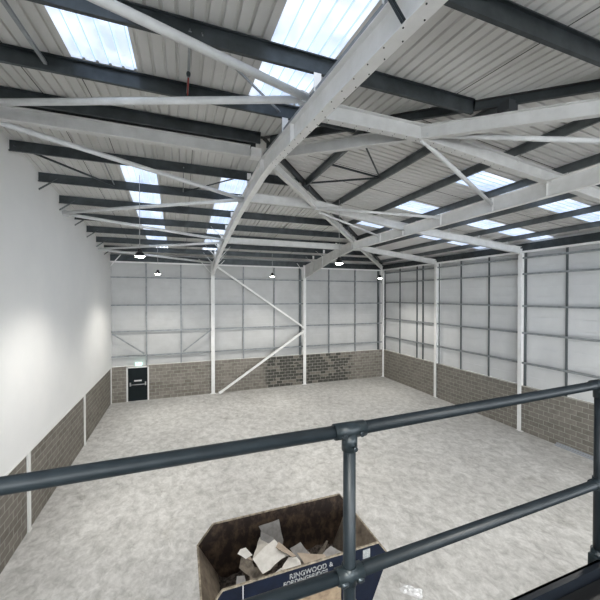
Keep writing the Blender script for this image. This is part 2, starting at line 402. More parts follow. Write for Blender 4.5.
RIGHTP = [4.12 + 1.83*k for k in range(7)]
for k, x in enumerate(RIGHTP):
    y0, y1 = max(hipy(x, -1)+.12, -3.0), hipy(x, 1)-.12
    cl = [(x, ry, zr(x, ry)) for ry in ROWS.values() if y0 + .2 < ry < y1 - .2]
    purlin((x, y1, zr(x, YR)), (x, y0, zr(x, YR)), 'dark purlin of the right roof slope, %s from the peak towards right wall' % ORD[k], 'purlins of the right roof slope', cleats=cl, flip=-1, drop=0, m='lit_purlin')
for dy, w in ((-.28, 'near'), (.28, 'far')):
    a = (XL, YR+dy, ZP-.03); b_ = (X1-.15, YR+dy, ZP-.03)
    o = thing('purlin', 'dark ridge purlin on the %s side above the grey ridge beam' % w, 'purlin', a, 'ridge purlins')
    part('rail', purlin_mesh(a, b_, 1 if dy > 0 else -1), M['dark_purlin'], o)
# hip rails: short dark cranked purlin ends over each hip beam
for s, w in ((1, 'far'), (-1, 'near')):
    o = thing('hip_rail', 'dark steel rail with purlin end cleats over the %s hip beam' % w, 'rail', (X1, YR, ZP))
    bm = NB(); n = V((HK*s, -1, 0)).normalized()
    xe = 15.9 if s == 1 else 10.5
    for off in (0,):
        A = V((X1+.15, hipy(X1+.15, s), zr(X1+.15, YR)+.02)) + n*off; B = V((xe, hipy(xe, s), zr(xe, YR)+.02)) + n*off
        add_bar(bm, A, B, .07, .15, off=.09)
    part('rail', bm, M['dark_purlin'], o)
    for x in RIGHTP:
        if x > xe: continue
        bm = NB(); p = V((x, hipy(x, s), zr(x, YR)))
        add_box(bm, (p.x-.12, p.y-.12, p.z-.11), (p.x+.12, p.y+.12, p.z+.08)); part('cleat', bm, M['dark_cleat'], o)
# eaves purlins (dark) with light rail below
def bar_thing(name, label, cat, a, b, w, h, m, group=None, up=V((0, 0, 1))):
    bm = NB(); add_bar(bm, V(a)-V(a), V(b)-V(a), w, h, up); o = obj(name, bm, M[m]); o.location = a
    return tag(o, label, cat, group)
bar_thing('eaves_beam', 'dark deep eaves beam along the top of the back wall', 'beam', (XL, 23.28, 9.26), (XR, 23.28, 9.26), .06, .4, 'dark_purlin')
bar_thing('eaves_beam', 'dark deep eaves beam along the top of the right wall', 'beam', (16.12, 23.2, 9.26), (16.12, YF+.1, 9.26), .06, .36, 'dark_purlin')
bar_thing('eaves_tie', 'pale steel tie rail below the eaves beam of the back wall', 'rail', (XL, 23.24, 9.0), (XR, 23.24, 9.0), .09, .09, 'white_steel')
bar_thing('eaves_tie', 'pale steel tie rail below the eaves beam of the right wall', 'rail', (16.08, 23.1, 9.03), (16.08, YF+.1, 9.03), .09, .09, 'white_steel')

# ------------------------------------------------------------------ main steel
def beam(name, label, cat, bot, top, side, w, material='beam_grey', stiff=(), group=None, bolts=None):
    o = thing(name, label, cat, bot[0], group)
    bm = NB(); add_ibeam(bm, bot, top, side, w); part('web_and_flanges', bm, M[material], o)
    if stiff:
        for p, d, t in stiff:   # web stiffener plates: point on bottom, direction along, height
            bm = NB(); p = V(p); d = V(d).normalized(); s = V(side).normalized()
            add_poly(bm, [p - s*w*.46, p + s*w*.46, p + s*w*.46 + V((0, 0, t)), p - s*w*.46 + V((0, 0, t))], d, .012)
            part('stiffener', bm, M[material], o)
    if bolts:
        bm = NB()
        for p in bolts: add_tube(bm, V(p), V(p) - V((0, 0, .008)), .009, 8, up=V((1, 0, 0)))
        bb = part('bolts', bm, M['dark_cleat'], o); bb['kind'] = 'stuff'
    return o
RB = 10.10                                           # rafter underside at ridge
rb = lambda y: RB - S1*abs(y-YR)
rt = lambda y: ZP - .27 - S1*abs(y-YR)
W1 = .175
BK = [(YR, 10.03), (10.7, 9.97), (12.4, 9.87), (16.4, 9.48), (19.1, 9.12), (21.7, 8.6), (23.08, 8.27)]
def np_top(y):
    for (a, za), (c, zc) in zip(BK, BK[1:]):
        if a <= y <= c:
            ta, tc_ = max(za+.4, rt(a)-.1), max(zc+.4, rt(c)-.1); return ta + (tc_-ta)*(y-a)/(c-a)
    return rt(y)-.1
fb = lambda y: 9.39 + .112*(y-2.29)
bolts = []
for k in range(20):
    y = 2.0 + k*.32
    for dx in (-.06, .06): bolts.append((X1+dx, y + (.16 if dx > 0 else 0), fb(y + (.16 if dx > 0 else 0))))
beam('rafter_beam', 'large white portal rafter with bolted bottom flange rising overhead to the ridge on the near slope', 'beam',
     [(X1, YF+.2, fb(YF+.2)), (X1, 7.6, fb(7.6)), (X1, YR, 10.03)], [(X1, YF+.2, fb(YF+.2)+.4), (X1, 7.6, fb(7.6)+.4), (X1, YR, 10.5)], (1, 0, 0), W1, 'white_steel',
     stiff=[((X1, 6.05, fb(6.05)), (0, 1, 0), .39), ((X1, YR-.03, 10.03), (0, 1, 0), .5)], bolts=bolts)
beam('rafter_beam', 'white portal rafter falling from the ridge to the left of the two tall back wall columns', 'beam',
     [(X1, y, z) for y, z in BK], [(X1, y, max(z+.4, rt(y)-.1)) for y, z in BK], (1, 0, 0), W1, 'white_steel',
     stiff=[((X1, 18.4, 9.22), (0, 1, 0), .4), ((X1, 20.5, 8.85), (0, 1, 0), .55), ((X1, YR+.06, 10.03), (0, 1, 0), .5)])
for (ya_, yb_, w_) in ((YF+.2, YR-.1, 'near'), (YR+.1, 22.9, 'far')):
    o = thing('packer_rail', 'narrow grey packer rail between the big rafter and the purlins on the %s slope' % w_, 'rail', (X1, ya_, 10))
    bm = NB(); tp = lambda y: (fb(y)+.4 if y < YR else np_top(y)); n_ = 8
    for i in range(n_):
        y0_, y1_ = ya_ + (yb_-ya_)*i/n_, ya_ + (yb_-ya_)*(i+1)/n_
        a0, a1, b0, b1 = tp(y0_)+.002, tp(y1_)+.002, min(tp(y0_)+.12, zr(X1, y0_)-.06), min(tp(y1_)+.12, zr(X1, y1_)-.06)
        vs = [bm.verts.new(v) for v in ((X1-.04, y0_, a0), (X1+.04, y0_, a0), (X1+.04, y1_, a1), (X1-.04, y1_, a1), (X1-.04, y0_, b0), (X1+.04, y0_, b0), (X1+.04, y1_, b1), (X1-.04, y1_, b1))]
        for f in ((0,1,2,3),(7,6,5,4),(0,4,5,1),(1,5,6,2),(2,6,7,3),(3,7,4,0)): bm.faces.new([vs[j] for j in f])
    part('web', bm, M['galv'], o)
yh = hipy(X2, 1); yn = hipy(X2, -1)
z2b = rb(yh); z2t = rt(yh)
beam('rafter_beam', 'white haunched rafter curving down from the flat beam to the right-hand tall back wall column', 'beam',
     [(X2, yh, z2b), (X2, 17.2, rb(17.2)-.02), (X2, 19.0, rb(19.)-.1), (X2, 23.08, 8.2)], [(X2, yh, z2t), (X2, 17.2, rt(17.2)), (X2, 19., rt(19.)), (X2, 23.08, rt(23.08))], (1, 0, 0), W1,
     stiff=[((X2, 18.2, rb(18.2)-.07), (0, 1, 0), .55), ((X2, 19.8, 8.82), (0, 1, 0), .66), ((X2, 21.4, 8.52), (0, 1, 0), .8), ((X2, yh+.05, z2b), (0, 1, 0), .5)])
beam('valley_beam', 'long white horizontal beam crossing the right roof slope towards the top right corner', 'beam',
     [(X2, yh, z2b), (X2, yn, z2b)], [(X2, yh, z2b+.42), (X2, yn, z2b+.42)], (1, 0, 0), W1, 'white_steel',
     stiff=[((X2, y, z2b), (0, 1, 0), .41) for y in (13.14, 11.45, 9.32, 7.22, 5.66)])
beam('rafter_beam', 'white rafter on the near slope beyond the end of the long horizontal beam', 'beam',
     [(X2, yn, z2b), (X2, YF+.2, z2b-.7)], [(X2, yn, z2t), (X2, YF+.2, z2t-.7)], (1, 0, 0), W1)
# hip beams
def hipbeam(s, xe, label, xs_=X1+.05):
    n = (HK*s, -1, 0)
    P = lambda x, o: (x, hipy(x, s), zr(x, YR) + o)
    return beam('hip_beam', label, 'beam', [P(xs_, -.40), P(xe, -.40)], [P(xs_, -.12), P(xe, -.12)], n, .13)
hipbeam(1, 15.95, 'pale hip beam running diagonally from the ridge peak to the far right corner')
hipbeam(-1, 10.4, 'pale hip beam running diagonally from the ridge peak over the right side of the camera')
# beams parallel to the back wall (rows)
def rowbeams(key, xcol, words):
    y = ROWS[key]; hx = hipx(y); o1, o2 = -.42, -.1
    z = zr(0, y)
    beam('tie_beam', 'pale level steel beam %s, between the big rafter and the hip' % words[0], 'beam',
         [(X1+.1, y, z+o1), (hx, y, z+o1)], [(X1+.1, y, z+o2), (hx, y, z+o2)], (0, 1, 0), .16 if key != 'back' else .12,
         bolts=[(X1+.25+.3*k, y+d, z+o1) for k in range(9) for d in (-.04, .04)] if key == 'front' else None)
    f = lambda x, o: (x, y, zr(x, YR)+o)
    if key == 'back': segs = [(hx, xcol)]
    else: segs = [(hx, xcol)]
    sag = .12 if key == 'mid' else 0
    for a, b_ in segs:
        mids = [x for x in (X2,) if x > a]
        beam('rafter_beam', 'white rafter sloping down %s' % words[1], 'beam', [f(a, o1)] + [f(x, o1-sag) for x in mids] + [f(b_, o1-.03)], [f(a, o2)] + [f(x, o2-sag) for x in mids] + [f(b_, o2)], (0, 1, 0), .17,
             bolts=[(a+.3*k, y+d, zr(a+.3*k, YR)+o1) for k in range(1, 9) for d in (-.045, .045)] if key == 'front' else None)
rowbeams('front', XR-.1, ('nearest the camera', 'across the long beam out of the top right of view'))
rowbeams('mid', XR-.1, ('in the middle of the hall', 'to the nearer column of the right wall'))
rowbeams('back', XR-.1, ('nearest the back wall', 'to the farther column of the right wall'))
# ridge beam
beam('ridge_beam', 'grey level ridge beam from the left wall to the peak of the big rafter', 'beam',
     [(XL, YR, 10.50), (X1-.36, YR, 10.50)], [(XL, YR, 10.80), (X1-.36, YR, 10.80)], (0, 1, 0), .15)
bm = NB(); add_box(bm, (X1-.355, YR-.13, 10.52), (X1-.09, YR+.13, 10.70)); add_box(bm, (X1-.355, YR-.15, 10.50), (X1-.09, YR+.15, 10.515)); add_box(bm, (X1-.355, YR-.15, 10.705), (X1-.09, YR+.15, 10.72))
tag(obj('seat_bracket', bm, M['white_steel']), 'small boxy steel seat bracket where the ridge beam meets the big rafter', 'bracket')

# columns
def column(label, x, y, d, w, facing, top, group=None, base_w=None):
    o = thing('steel_column', label, 'column', (x, y, 0), group)
    bm = NB(); up = V((1, 0, 0)) if facing == 'x' else V((0, 1, 0))
    add_prism(bm, Isec(w, d, .02, .014), (x, y, 0), (x, y, top), up=up); part('shaft', bm, M['white_steel'], o)
    bm = NB(); add_box(bm, (x-w*.75 if facing == 'y' else x-d*.55, y-d*.55 if facing == 'y' else y-w*.75, 0), (x+w*.75 if facing == 'y' else x+d*.2, y+d*.2 if facing == 'y' else y+w*.75, .02))
    part('base_plate', bm, M['white_steel'], o)
    bm = NB(); add_box(bm, (x-w*.5, y-w*.5, top), (x+w*.5, y+w*.5, top+.015)); part('cap_plate', bm, M['white_steel'], o)
    return o
column('white steel column on the back wall, left of the two with a long diagonal brace between', X1, YB+.03, .36, .24, 'y', 9.2)
column('white steel column on the back wall at the right end of the diagonal braces', X2, YB+.03, .36, .24, 'y', 9.2)
column('white steel column in the far right corner of the hall', XR-.06, YB+.0, .3, .16, 'y', 9.1)
column('white steel column on the right wall, the farther one from the camera', XR+.06, ROWS['back'], .36, .2, 'x', 9.2)
column('white steel column on the right wall, the nearer one', XR+.06, ROWS['mid'], .36, .2, 'x', 9.2)
for y, w in ((11.45, 'nearest the camera'), (17.27, 'midway along'), (23.30, 'in the far left corner')):
    bm = NB(); add_box(bm, (-.03, -.075, 0), (.035, .075, BRICK+.02)); add_box(bm, (-.03, -.09, 0), (.05, .09, .03))
    o = obj('wall_post', bm, M['trimwhite']); o.location = (XL, y, 0)
    tag(o, 'low white post in the block plinth of the left wall, %s' % w, 'post', 'plinth posts of the left wall')

# wall rails and posts
ZB = [2.93, 4.54, 6.24, 8.04]; BAYS = ['above the blockwork', 'second up from the blockwork', 'third up from the blockwork', 'highest']
def girt(a, b, n, label, group):
    o = bpy.data.objects.new('tmp', None); bpy.data.objects.remove(o)
    bm = NB(); a, b = V(a), V(b); n = V(n); add_bar(bm, -n*.07, (b-a) - n*.07, .008, .09)
    add_bar(bm, V((0, 0, .034)), (b-a) + V((0, 0, .034)), .15, .008); add_bar(bm, V((0, 0, -.034)), (b-a) - V((0, 0, .034)), .15, .008)
    g = obj('wall_rail', bm, M['galv']); g.location = a; return tag(g, label, 'rail', group)
for i, z in enumerate(ZB):
    girt((XL, YB+.12, z), (XR, YB+.12, z), (0, 1, 0), 'grey horizontal cladding rail of the back wall, %s' % BAYS[i], 'cladding rails of the back wall')
ZRR = [3.44, 4.96, 6.32, 7.93, 8.74]; BR5 = ['lowest', 'second from the blockwork', 'third from the blockwork', 'fourth from the blockwork', 'highest, just under the eaves']
for i, z in enumerate(ZRR):
    girt((XR+.12, YB, z), (XR+.12, 1.5, z), (1, 0, 0), 'grey horizontal cladding rail of the right wall, %s' % BR5[i], 'cladding rails of the right wall')
def vpost(x, y, w, d, z0, z1, label, group, m='dark_post'):
    bm = NB(); add_box(bm, (-w/2, -d/2, 0), (w/2, d/2, z1-z0)); o = obj('wall_stud', bm, M[m]); o.location = (x, y, z0)
    return tag(o, label, 'stud', group)
for i, (x, w) in enumerate(((-2.12, .09), (.02, .09), (4.29, .08), (6.61, .08), (11.15, .09), (13.55, .09))):
    vpost(x, YB+.13, w, .1, BRICK, 9.1, 'slim grey upright behind the cladding rails of the back wall, %s from the left' % ORD[i], 'uprights of the back wall', 'galv')
for x, l in ((8.68, 'left of the second tall column'), (15.8, 'left of the far right corner column')):
    vpost(x, YB+.16, .14, .12, BRICK, 9.1, 'dark upright on the back wall just %s' % l, 'dark uprights of the back wall')
RP = [(23.0, .14), (21.01, .09), (19.07, .1), (18.45, .13), (16.95, .14), (15.14, .08), (13.23, .08), (11.2, .13), (9.36, .09), (7.45, .09), (5.4, .1)]
for i, (y, w) in enumerate(RP):
    vpost(XR+.2, y*1.0165, .05, w*.9, BRICK, 9.1, 'dark upright against the right wall panels, %s from the far corner' % (ORD+['eleventh'])[i], 'dark uprights of the right wall')

# diagonal braces on the back wall
def brace(name, label, a, b, w, m, group=None, r=None):
    a, b = V(a), V(b); o = thing(name, label, 'brace', a, group)
    bm = NB()
    if r: add_tube(bm, a, b, r)
    else: add_bar(bm, a, b, w, w, up=V((0, 1, 0)))
    part('shaft', bm, M[m], o)
    d = (b-a).normalized(); side = d.cross(V((0, 0, 1)))
    for p, s in ((a, 1), (b, -1)):
        bm = NB(); k = (r or w/2)*1.5
        add_bar(bm, p - d*s*.02, p + d*s*.16, .012, k*2, up=V((0, 0, 1)) if abs(d.z) < .2 else V((0, 1, 0)).cross(d)); part('end_plate', bm, M[m], o)
    return o
brace('wall_brace', 'long white brace falling from the top of the left tall column', (X1+.14, 22.98, 8.95), (X2-.12, 22.98, 4.42), .12, 'white_steel')
brace('wall_brace', 'long white brace rising from the floor beside the left tall column', (X1+.4, 22.98, .08), (X2-.12, 22.98, 4.2), .14, 'white_steel')
brace('wall_brace', 'short grey brace sloping down from the left wall between two cladding rails', (-4.05, 23.28, 4.42), (-2.25, 23.28, 3.08), .08, 'galv')
brace('wall_brace', 'short grey brace sloping down leftwards from the left tall column', (1.98, 23.28, 4.47), (.15, 23.28, 3.08), .08, 'galv')

# roof bracing tubes
TL = lambda y, z=None: (XL+.02, y, (z or zr(0, y)-.33))
TR = lambda y: (X1-.03, y, zr(0, y)-.32)
tubes = [
 (TL(3.0), TR(5.22), 'thick round tube crossing below the big corner rooflight to the big rafter'),
 (TL(8.15), TR(5.25), 'round tube, nearly level, from the left wall ridge to the big rafter joint'),
 (TL(8.45), TR(11.5), 'round tube falling from the left wall just under the ridge beam'),
 (TL(14.5), TR(11.55), 'round tube from the middle of the left wall slightly upward to the far rafter'),
 (TL(14.6), TR(17.0), 'round tube from the middle of the left wall falling towards the back'),
 (TL(20.2), TR(17.5), 'round tube from the far left wall end to the rafter, nearly level'),
 (TL(20.3), TR(22.9), 'round tube nearest the back wall, falling from left wall to column head'),
]
for a, b_, l in tubes: brace('roof_brace', 'pale ' + l, a, b_, 0, 'tube', 'round roof braces of the left bay', r=.063)
nA = (hipx(5.66), 5.66, 10.2); nM = (hipx(11.45), 11.45, 10.2)
brace('roof_brace', 'pale round tube angling steeply down from near hip joint to long beam', nA, (X2-.1, 7.22, 9.62), 0, 'tube', 'round roof braces of the right bays', r=.055)
brace('roof_brace', 'pale round tube reaching right from the near hip joint out of view', (nA[0]+.1, nA[1]-.05, 10.27), (8.86, 3.45, 9.78), 0, 'tube', 'round roof braces of the right bays', r=.055)
brace('roof_brace', 'pale round tube from far hip joint, nearly level, to long beam', nM, (X2-.1, 9.32, 9.68), 0, 'tube', 'round roof braces of the right bays', r=.05)
brace('roof_brace', 'pale round tube dropping from far hip joint to far part of long beam', (nM[0]+.3, nM[1]+.3, 10.14), (X2-.1, 13.14, 9.66), 0, 'tube', 'round roof braces of the right bays', r=.045)

# thin anti-sag struts between purlins
def strut(a, b, label, w=.035, m='dark_purlin'):
    bm = NB(); a, b = V(a), V(b); add_bar(bm, V((0, 0, 0)), b-a, w, w*.8); add_bar(bm, V((0, 0, 0)), b-a, .006, w*1.5, off=w*.5)
    o = obj('purlin_strut', bm, M[m]); o.location = a; return tag(o, label, 'strut', 'struts between the purlins')
q = lambda x, y, dz=.05: (x, y, zr(x, y)+dz)
strut(q(XL+.1, 10.5), q(-2.07, 12.33, -.0), 'thin dark strut from the left wall end of the first back purlin')
strut(q(-2.07, 10.5), q(-2.07, 12.33), 'short thin strut between first and second back purlins left of the rooflight', .03, 'galv')
strut(q(.1, 10.5), q(.1, 12.33), 'short thin strut between first and second back purlins right of the rooflight', .03, 'galv')
strut(q(2.0, 10.5), q(.15, 12.33), 'thin dark strut across the second rooflight between the first two back purlins', .025)
strut(q(-2.12, 4.88), q(-2.12, 6.7), 'grey strut left of the big rooflight in the top left corner', .05, 'galv')
strut(q(.14, 4.88), q(.14, 6.7), 'grey strut with a clamp and red cable between the two near purlins', .04, 'galv')
strut(q(.3, 4.88), q(2.05, 6.7), 'thin strut crossing the overhead rooflight beside the big rafter', .03, 'galv')
strut((1.93, 2.98, 10.25), (2.03, 2.62, 9.45), 'thin dark strut at the top edge meeting the big rafter', .03)
strut(q(4.12, 10.45), q(5.9, 8.7), 'thin dark strut of the fan under the right slope, the nearly level one')
strut(q(4.12, 6.9), q(5.9, 8.7), 'thin dark strut of the fan under the right slope, the steepest one')
strut(q(4.12, 8.7), q(5.9, 8.7), 'thin dark strut of the fan under the right slope, the middle one')
o = thing('cable_clamp', 'small bright clamp with a red cable hanging on a strut by the first rooflight', 'clamp', q(.14, 5.9))
bm = NB(); add_tube(bm, q(.14, 5.86, .0), q(.14, 5.93, .0), .035); part('clamp', bm, M['chrome'], o)
bm = NB(); add_tube(bm, q(.14, 5.95, -.01), q(.14, 6.65, .0), .012, 8); part('cable', bm, M['red_wire'], o)

# knee stays from purlins to rafter flange / to the wall
def stay(a, b, label, group, m='white_steel', w=.035):
    bm = NB(); a, b = V(a), V(b); add_bar(bm, V((0, 0, 0)), b-a, w, .01); add_bar(bm, V((0, 0, 0)), b-a, .01, w)
    o = obj('knee_stay', bm, M[m]); o.location = a; return tag(o, label, 'stay', group)
for k, y in enumerate(BACKP[1:], 1):
    stay((XL+.5, y, zr(0, y)+.05), (XL, y, zr(0, y)-.34), 'thin stay under the left wall end of the %s back purlin' % ORD[k], 'stays along the left wall', 'dark_post', .05)
stay((XL+.62, 23.1, 9.45), (XL, 23.1, 8.66), 'pale stay in the far left corner under the eaves', 'stays along the left wall', 'white_steel', .06)
for k in (3, 4, 5, 6):
    y = BACKP[k]; zb = np_top(y)-.38
    stay((X1-.75, y, zr(0, y)+.03), (X1-.1, y, zb+.03), 'thin stay left of the rafter at the %s back purlin' % ORD[k], 'stays beside the left rafter')
    if k in (5, 6): stay((X1+.7, y, zr(0, y)+.03), (X1+.1, y, zb+.03), 'thin stay right of the rafter at the %s back purlin' % ORD[k], 'stays beside the left rafter')
stay((X1-.95, 23.0, 9.35), (X1-.1, 23.0, 8.35), 'longest thin stay left of the left tall column head', 'stays beside the left rafter')
stay((X1+.75, 22.85, 9.3), (X1+.1, 22.85, 8.6), 'thin stay right of the left tall column head', 'stays beside the left rafter')
stay((X2-.7, 23.0, 9.3), (X2-.1, 23.0, 8.5), 'thin stay left of the right tall column head', 'stays beside the right rafter')
for k in (5, 6):
    y = BACKP[k]; stay((X2-.6, y, zr(0, y)+.05), (X2-.1, y, zr(0, y)-.3), 'thin stay left of the curved rafter at the %s back purlin' % ORD[k], 'stays beside the right rafter')
for ky, yy in (('mid', 11.45), ('back', 17.23)):
    pass

# ------------------------------------------------------------------ pendant lamps
def lamp(x, y, z, label, power=840):
    o = thing('pendant_lamp', label, 'lamp', (x, y, z), 'high bay pendant lamps')
    ztop = zr(x, y) + .05
    bm = NB(); add_tube(bm, (x, y, z+.24), (x, y, ztop), .009, 6, up=V((1, 0, 0))); part('cable', bm, M['wire'], o)
    bm = NB(); add_lathe(bm, [(.03, z+.24), (.045, z+.235), (.06, z+.21), (.06, z+.14), (.08, z+.13), (.11, z+.1), (.145, z+.04), (.165, z), (.155, z-.004), (.145, z+.01), (.1, z+.07), (.04, z+.08)], x, y)
    sh = part('shade', bm, M['lampshade'], o)
    bm = NB()
    for k in range(12):
        a = k*math.pi/6; c, s = math.cos(a), math.sin(a)
        add_bar(bm, V((x+c*.065, y+s*.065, z+.14)), V((x+c*.065, y+s*.065, z+.21)), .035, .006, up=V((c, s, 0)))
    f = obj('fins', bm, M['lampshade'], sh); f.data.transform(local((x, y, z)))
    bm = NB(); add_lathe(bm, [(.02, z-.05), (.07, z-.047), (.12, z-.032), (.14, z), (.12, z+.03)], x, y); part('lens', bm, M['lens'], o)
    ld = bpy.data.lights.new('lamp_light', 'SPOT'); ld.energy = power; ld.spot_size = math.radians(134); ld.spot_blend = .7
    ld.color = (1, .955, .88); ld.shadow_soft_size = .12
    lo = bpy.data.objects.new('lamp_light', ld); C.objects.link(lo); lo.parent = o; lo.location = (0, 0, -.06)
    return o
LZ = 8.08
lamp(-1.21, 11.4, LZ, 'black high bay pendant hanging left under the rooflights, the large glowing one')
lamp(-1.21, 20.0, LZ, 'small black pendant lamp near the back wall above the dark door')
lamp(5.5, 20.0, LZ, 'small black pendant lamp between the two tall back wall columns')
lamp(5.75, 11.2, LZ, 'black pendant lamp glowing under the far roof right of the curved rafter')
lamp(13.1, 19.3, LZ, 'small black pendant lamp beside the far right corner column')
lamp(5.7, 2.2, LZ, 'added black pendant lamp for extra light just outside the right edge of view')  # this lamp and those below are out of view, added to brighten the hall
lamp(-.6, -1.2, LZ, 'added unseen black pendant lamp for extra light over the mezzanine left of the camera')
lamp(5.7, -4, LZ, 'added unseen black pendant lamp for extra light over the mezzanine right of the camera')
lamp(12.5, 4.6, LZ, 'added unseen black pendant lamp for extra light over the near right hall')

# ------------------------------------------------------------------ door in the back wall
dx0, dx1 = DOOR
bm = NB(); add_box(bm, (dx0+.06, YB+.02, .01), (dx1-.06, YB+.07, 2.16)); d1 = obj('door_1', bm, M['door'], kind='structure')
bm = NB(); add_box(bm, (dx0-.03, YB-.03, 0), (dx0+.06, YB+.1, 2.26)); add_box(bm, (dx1-.06, YB-.03, 0), (dx1+.03, YB+.1, 2.26)); add_box(bm, (dx0-.03, YB-.03, 2.16), (dx1+.03, YB+.1, 2.27))
obj('door_frame', bm, M['trimwhite'], d1)
bm = NB(); add_tube(bm, (dx0+.18, YB-.06, 1.08), (dx1-.16, YB-.06, 1.08), .024, 10)
for x in (dx0+.2, dx1-.18): add_box(bm, (x-.035, YB-.08, 1.0), (x+.035, YB+.02, 1.22))
obj('push_bar', bm, M['alu'], d1)
bm = NB(); add_box(bm, (dx0+.42, YB+.008, 1.27), (dx0+.86, YB+.02, 1.36)); obj('door_sign', bm, M['whitepaint'], d1)
xs0 = -2.58
o = thing('exit_sign', 'small lit green and white emergency exit box above the dark door', 'sign', (xs0, YB-.06, 2.3))
bm = NB(); add_box(bm, (xs0-.2, YB-.09, 2.32), (xs0+.2, YB-.01, 2.5)); part('casing', bm, M['exit'], o)
bm = NB(); yy = YB-.094                                         # running figure and arrow
add_box(bm, (xs0-.195, yy, 2.325), (xs0-.175, yy+.004, 2.495))
add_tube(bm, (xs0-.05, yy+.004, 2.485), (xs0-.05, yy, 2.485), .018, 10)
for a, c in (((-.06, 2.465), (-.075, 2.41)), ((-.075, 2.41), (-.04, 2.385)), ((-.04, 2.385), (-.05, 2.345)), ((-.075, 2.41), (-.11, 2.38)), ((-.11, 2.38), (-.145, 2.375)), ((-.06, 2.455), (-.02, 2.43)), ((-.065, 2.455), (-.105, 2.435))):
    add_bar(bm, V((xs0+a[0], yy, a[1])), V((xs0+c[0], yy, c[1])), .004, .016, up=V((0, 0, 1)))
add_bar(bm, V((xs0+.18, yy, 2.42)), V((xs0+.06, yy, 2.42)), .004, .018)
add_poly(bm, [(xs0+.03, yy, 2.42), (xs0+.08, yy, 2.465), (xs0+.08, yy, 2.375)], (0, 1, 0), .004)
part('pictogram', bm, M['exitgreen'], o)

# ------------------------------------------------------------------ mezzanine and guard rail
DZ = 5.19; RY = 1.1
ryf = lambda x: RY0 + max(0, x-.61)*.037
RY0 = 1.1
bm = NB(); add_box(bm, (XL, YF, DZ-.25), (XR, RY+.02, DZ)); obj('floor_mezzanine', bm, M['black'], kind='structure')
o = thing('toe_board', 'black steel toe board along the edge of the mezzanine below the guard rail', 'toe board', (XL, RY, DZ))
bm = NB(); add_box(bm, (XL, RY+.025, DZ-.02), (XR, RY+.037, DZ+.095)); add_box(bm, (XL, RY+.0, DZ+.085), (XR, RY+.037, DZ+.095)); part('kick_plate', bm, M['toe'], o)
bm = NB(); add_box(bm, (XL, RY-.09, DZ), (XR, RY-.075, DZ+.03)); part('floor_angle', bm, M['toe'], o)
rail = thing('guard_rail', 'dark slate tubular steel guard rail across the foreground', 'railing', (0, RY, DZ))
ZT, ZM, R = 6.285, 5.725, .0242
ZM0 = ZM
def railtube(z, nm):
    bm = NB(); add_tube(bm, (XL, RY, z), (.61, RY, z), R, 24); add_tube(bm, (.61, RY, z), (6.5, ryf(6.5), z - (.075 if z < 6 else 0)), R, 24); return part(nm, bm, M['rail'], rail)
railtube(ZT, 'top_rail'); railtube(ZM, 'mid_rail')
def grub(bm, c, d):
    c, d = V(c), V(d).normalized(); add_tube(bm, c, c + d*.010, .0095, 14); 
def capped(bm, a, b, r):         # short sleeve with rounded rims
    a, b = V(a), V(b); d = (b-a).normalized(); e = r*.06
    for p, q_, r0, r1 in ((a, a+d*e, r*.94, r), (a+d*e, b-d*e, r, r), (b-d*e, b, r, r*.94)): add_tube(bm, p, q_, r0, 24, r2=r1)
for k in range(-2, 4):
    px = .61 + 1.58*k if k < 1 else 2.3 + 1.6*(k-1)
    if px < XL+.1: continue
    RY = ryf(px); ZM = ZM0 - max(0, px-.61)*.075/5.89
    bm = NB(); add_tube(bm, (px, RY, DZ+.0), (px, RY, ZT-.02), R, 24, up=V((1, 0, 0))); post = part('post', bm, M['rail'], rail)
    bm = NB(); capped(bm, (px-.066, RY, ZT), (px+.066, RY, ZT), .0305); capped(bm, (px, RY, ZT-.01), (px, RY, ZT-.078), .0305); ft = part('tee_fitting', bm, M['fitting'], rail)
    for c in ((px-.036, RY-.028, ZT-.008), (px+.036, RY-.028, ZT-.008), (px+.006, RY-.030, ZT-.06)):
        bm = NB(); grub(bm, c, (0, -1, -.2)); g = obj('grub_screw', bm, M['chrome'], ft); g.data.transform(local(rail.location))
    bm = NB(); capped(bm, (px-.055, RY, ZM), (px+.055, RY, ZM), .0305); capped(bm, (px, RY, ZM+.035), (px, RY, ZM-.035), .0300); ft = part('cross_fitting', bm, M['fitting'], rail)
    for c in ((px-.034, RY-.026, ZM-.012), (px+.034, RY-.026, ZM-.012)):
        bm = NB(); add_tube(bm, V(c) + V((-.014, 0, 0)), V(c) + V((.014, 0, 0)), .0105, 12); grub(bm, c, (0, -1, -.3))
        g = obj('grub_screw', bm, M['chrome'], ft); g.data.transform(local(rail.location))
    bm = NB(); capped(bm, (px, RY, DZ+.125), (px, RY, DZ+.03), .034); add_box(bm, (px-.05, RY-.03, DZ), (px+.05, RY+.024, DZ+.1))
    part('base_fitting', bm, M['fitting'], rail)

RY = RY0
# ------------------------------------------------------------------ skip
SX, SY = 2.2, 6.6
skip = thing('waste_skip', 'large navy blue steel waste skip on the concrete floor, seen over the rail', 'skip', (SX, SY, 0))
ya, yb = 5.73, 7.49
prof = [(.98, .06), (.33, 1.24), (.67, 1.65), (3.86, 1.65), (4.11, 1.33), (3.52, .06)]
def side(y, t, m, nm):
    bm = NB(); add_poly(bm, [(x, y, z) for x, z in prof], (0, 1, 0), t); return part(nm, bm, m, skip)
side(ya-.006, .016, M['skip_blue'], 'front_side'); side(yb-.006, .014, M['skip_blue'], 'back_side')
def inner(y, t, nm):
    bm = NB(); add_poly(bm, [(x*.995+.012, y, z-.004) for x, z in prof], (0, 1, 0), t); return part(nm, bm, M['skip_in'], skip)
inner(ya+.012, .012, 'front_lining'); inner(yb-.02, .012, 'back_lining')
bm = NB(); add_poly(bm, [(.34, ya, 1.24), (.34, yb, 1.24), (.99, yb, .07), (.99, ya, .07)], (1, 0, .55), .014); part('end_plate', bm, M['skip_end'], skip)
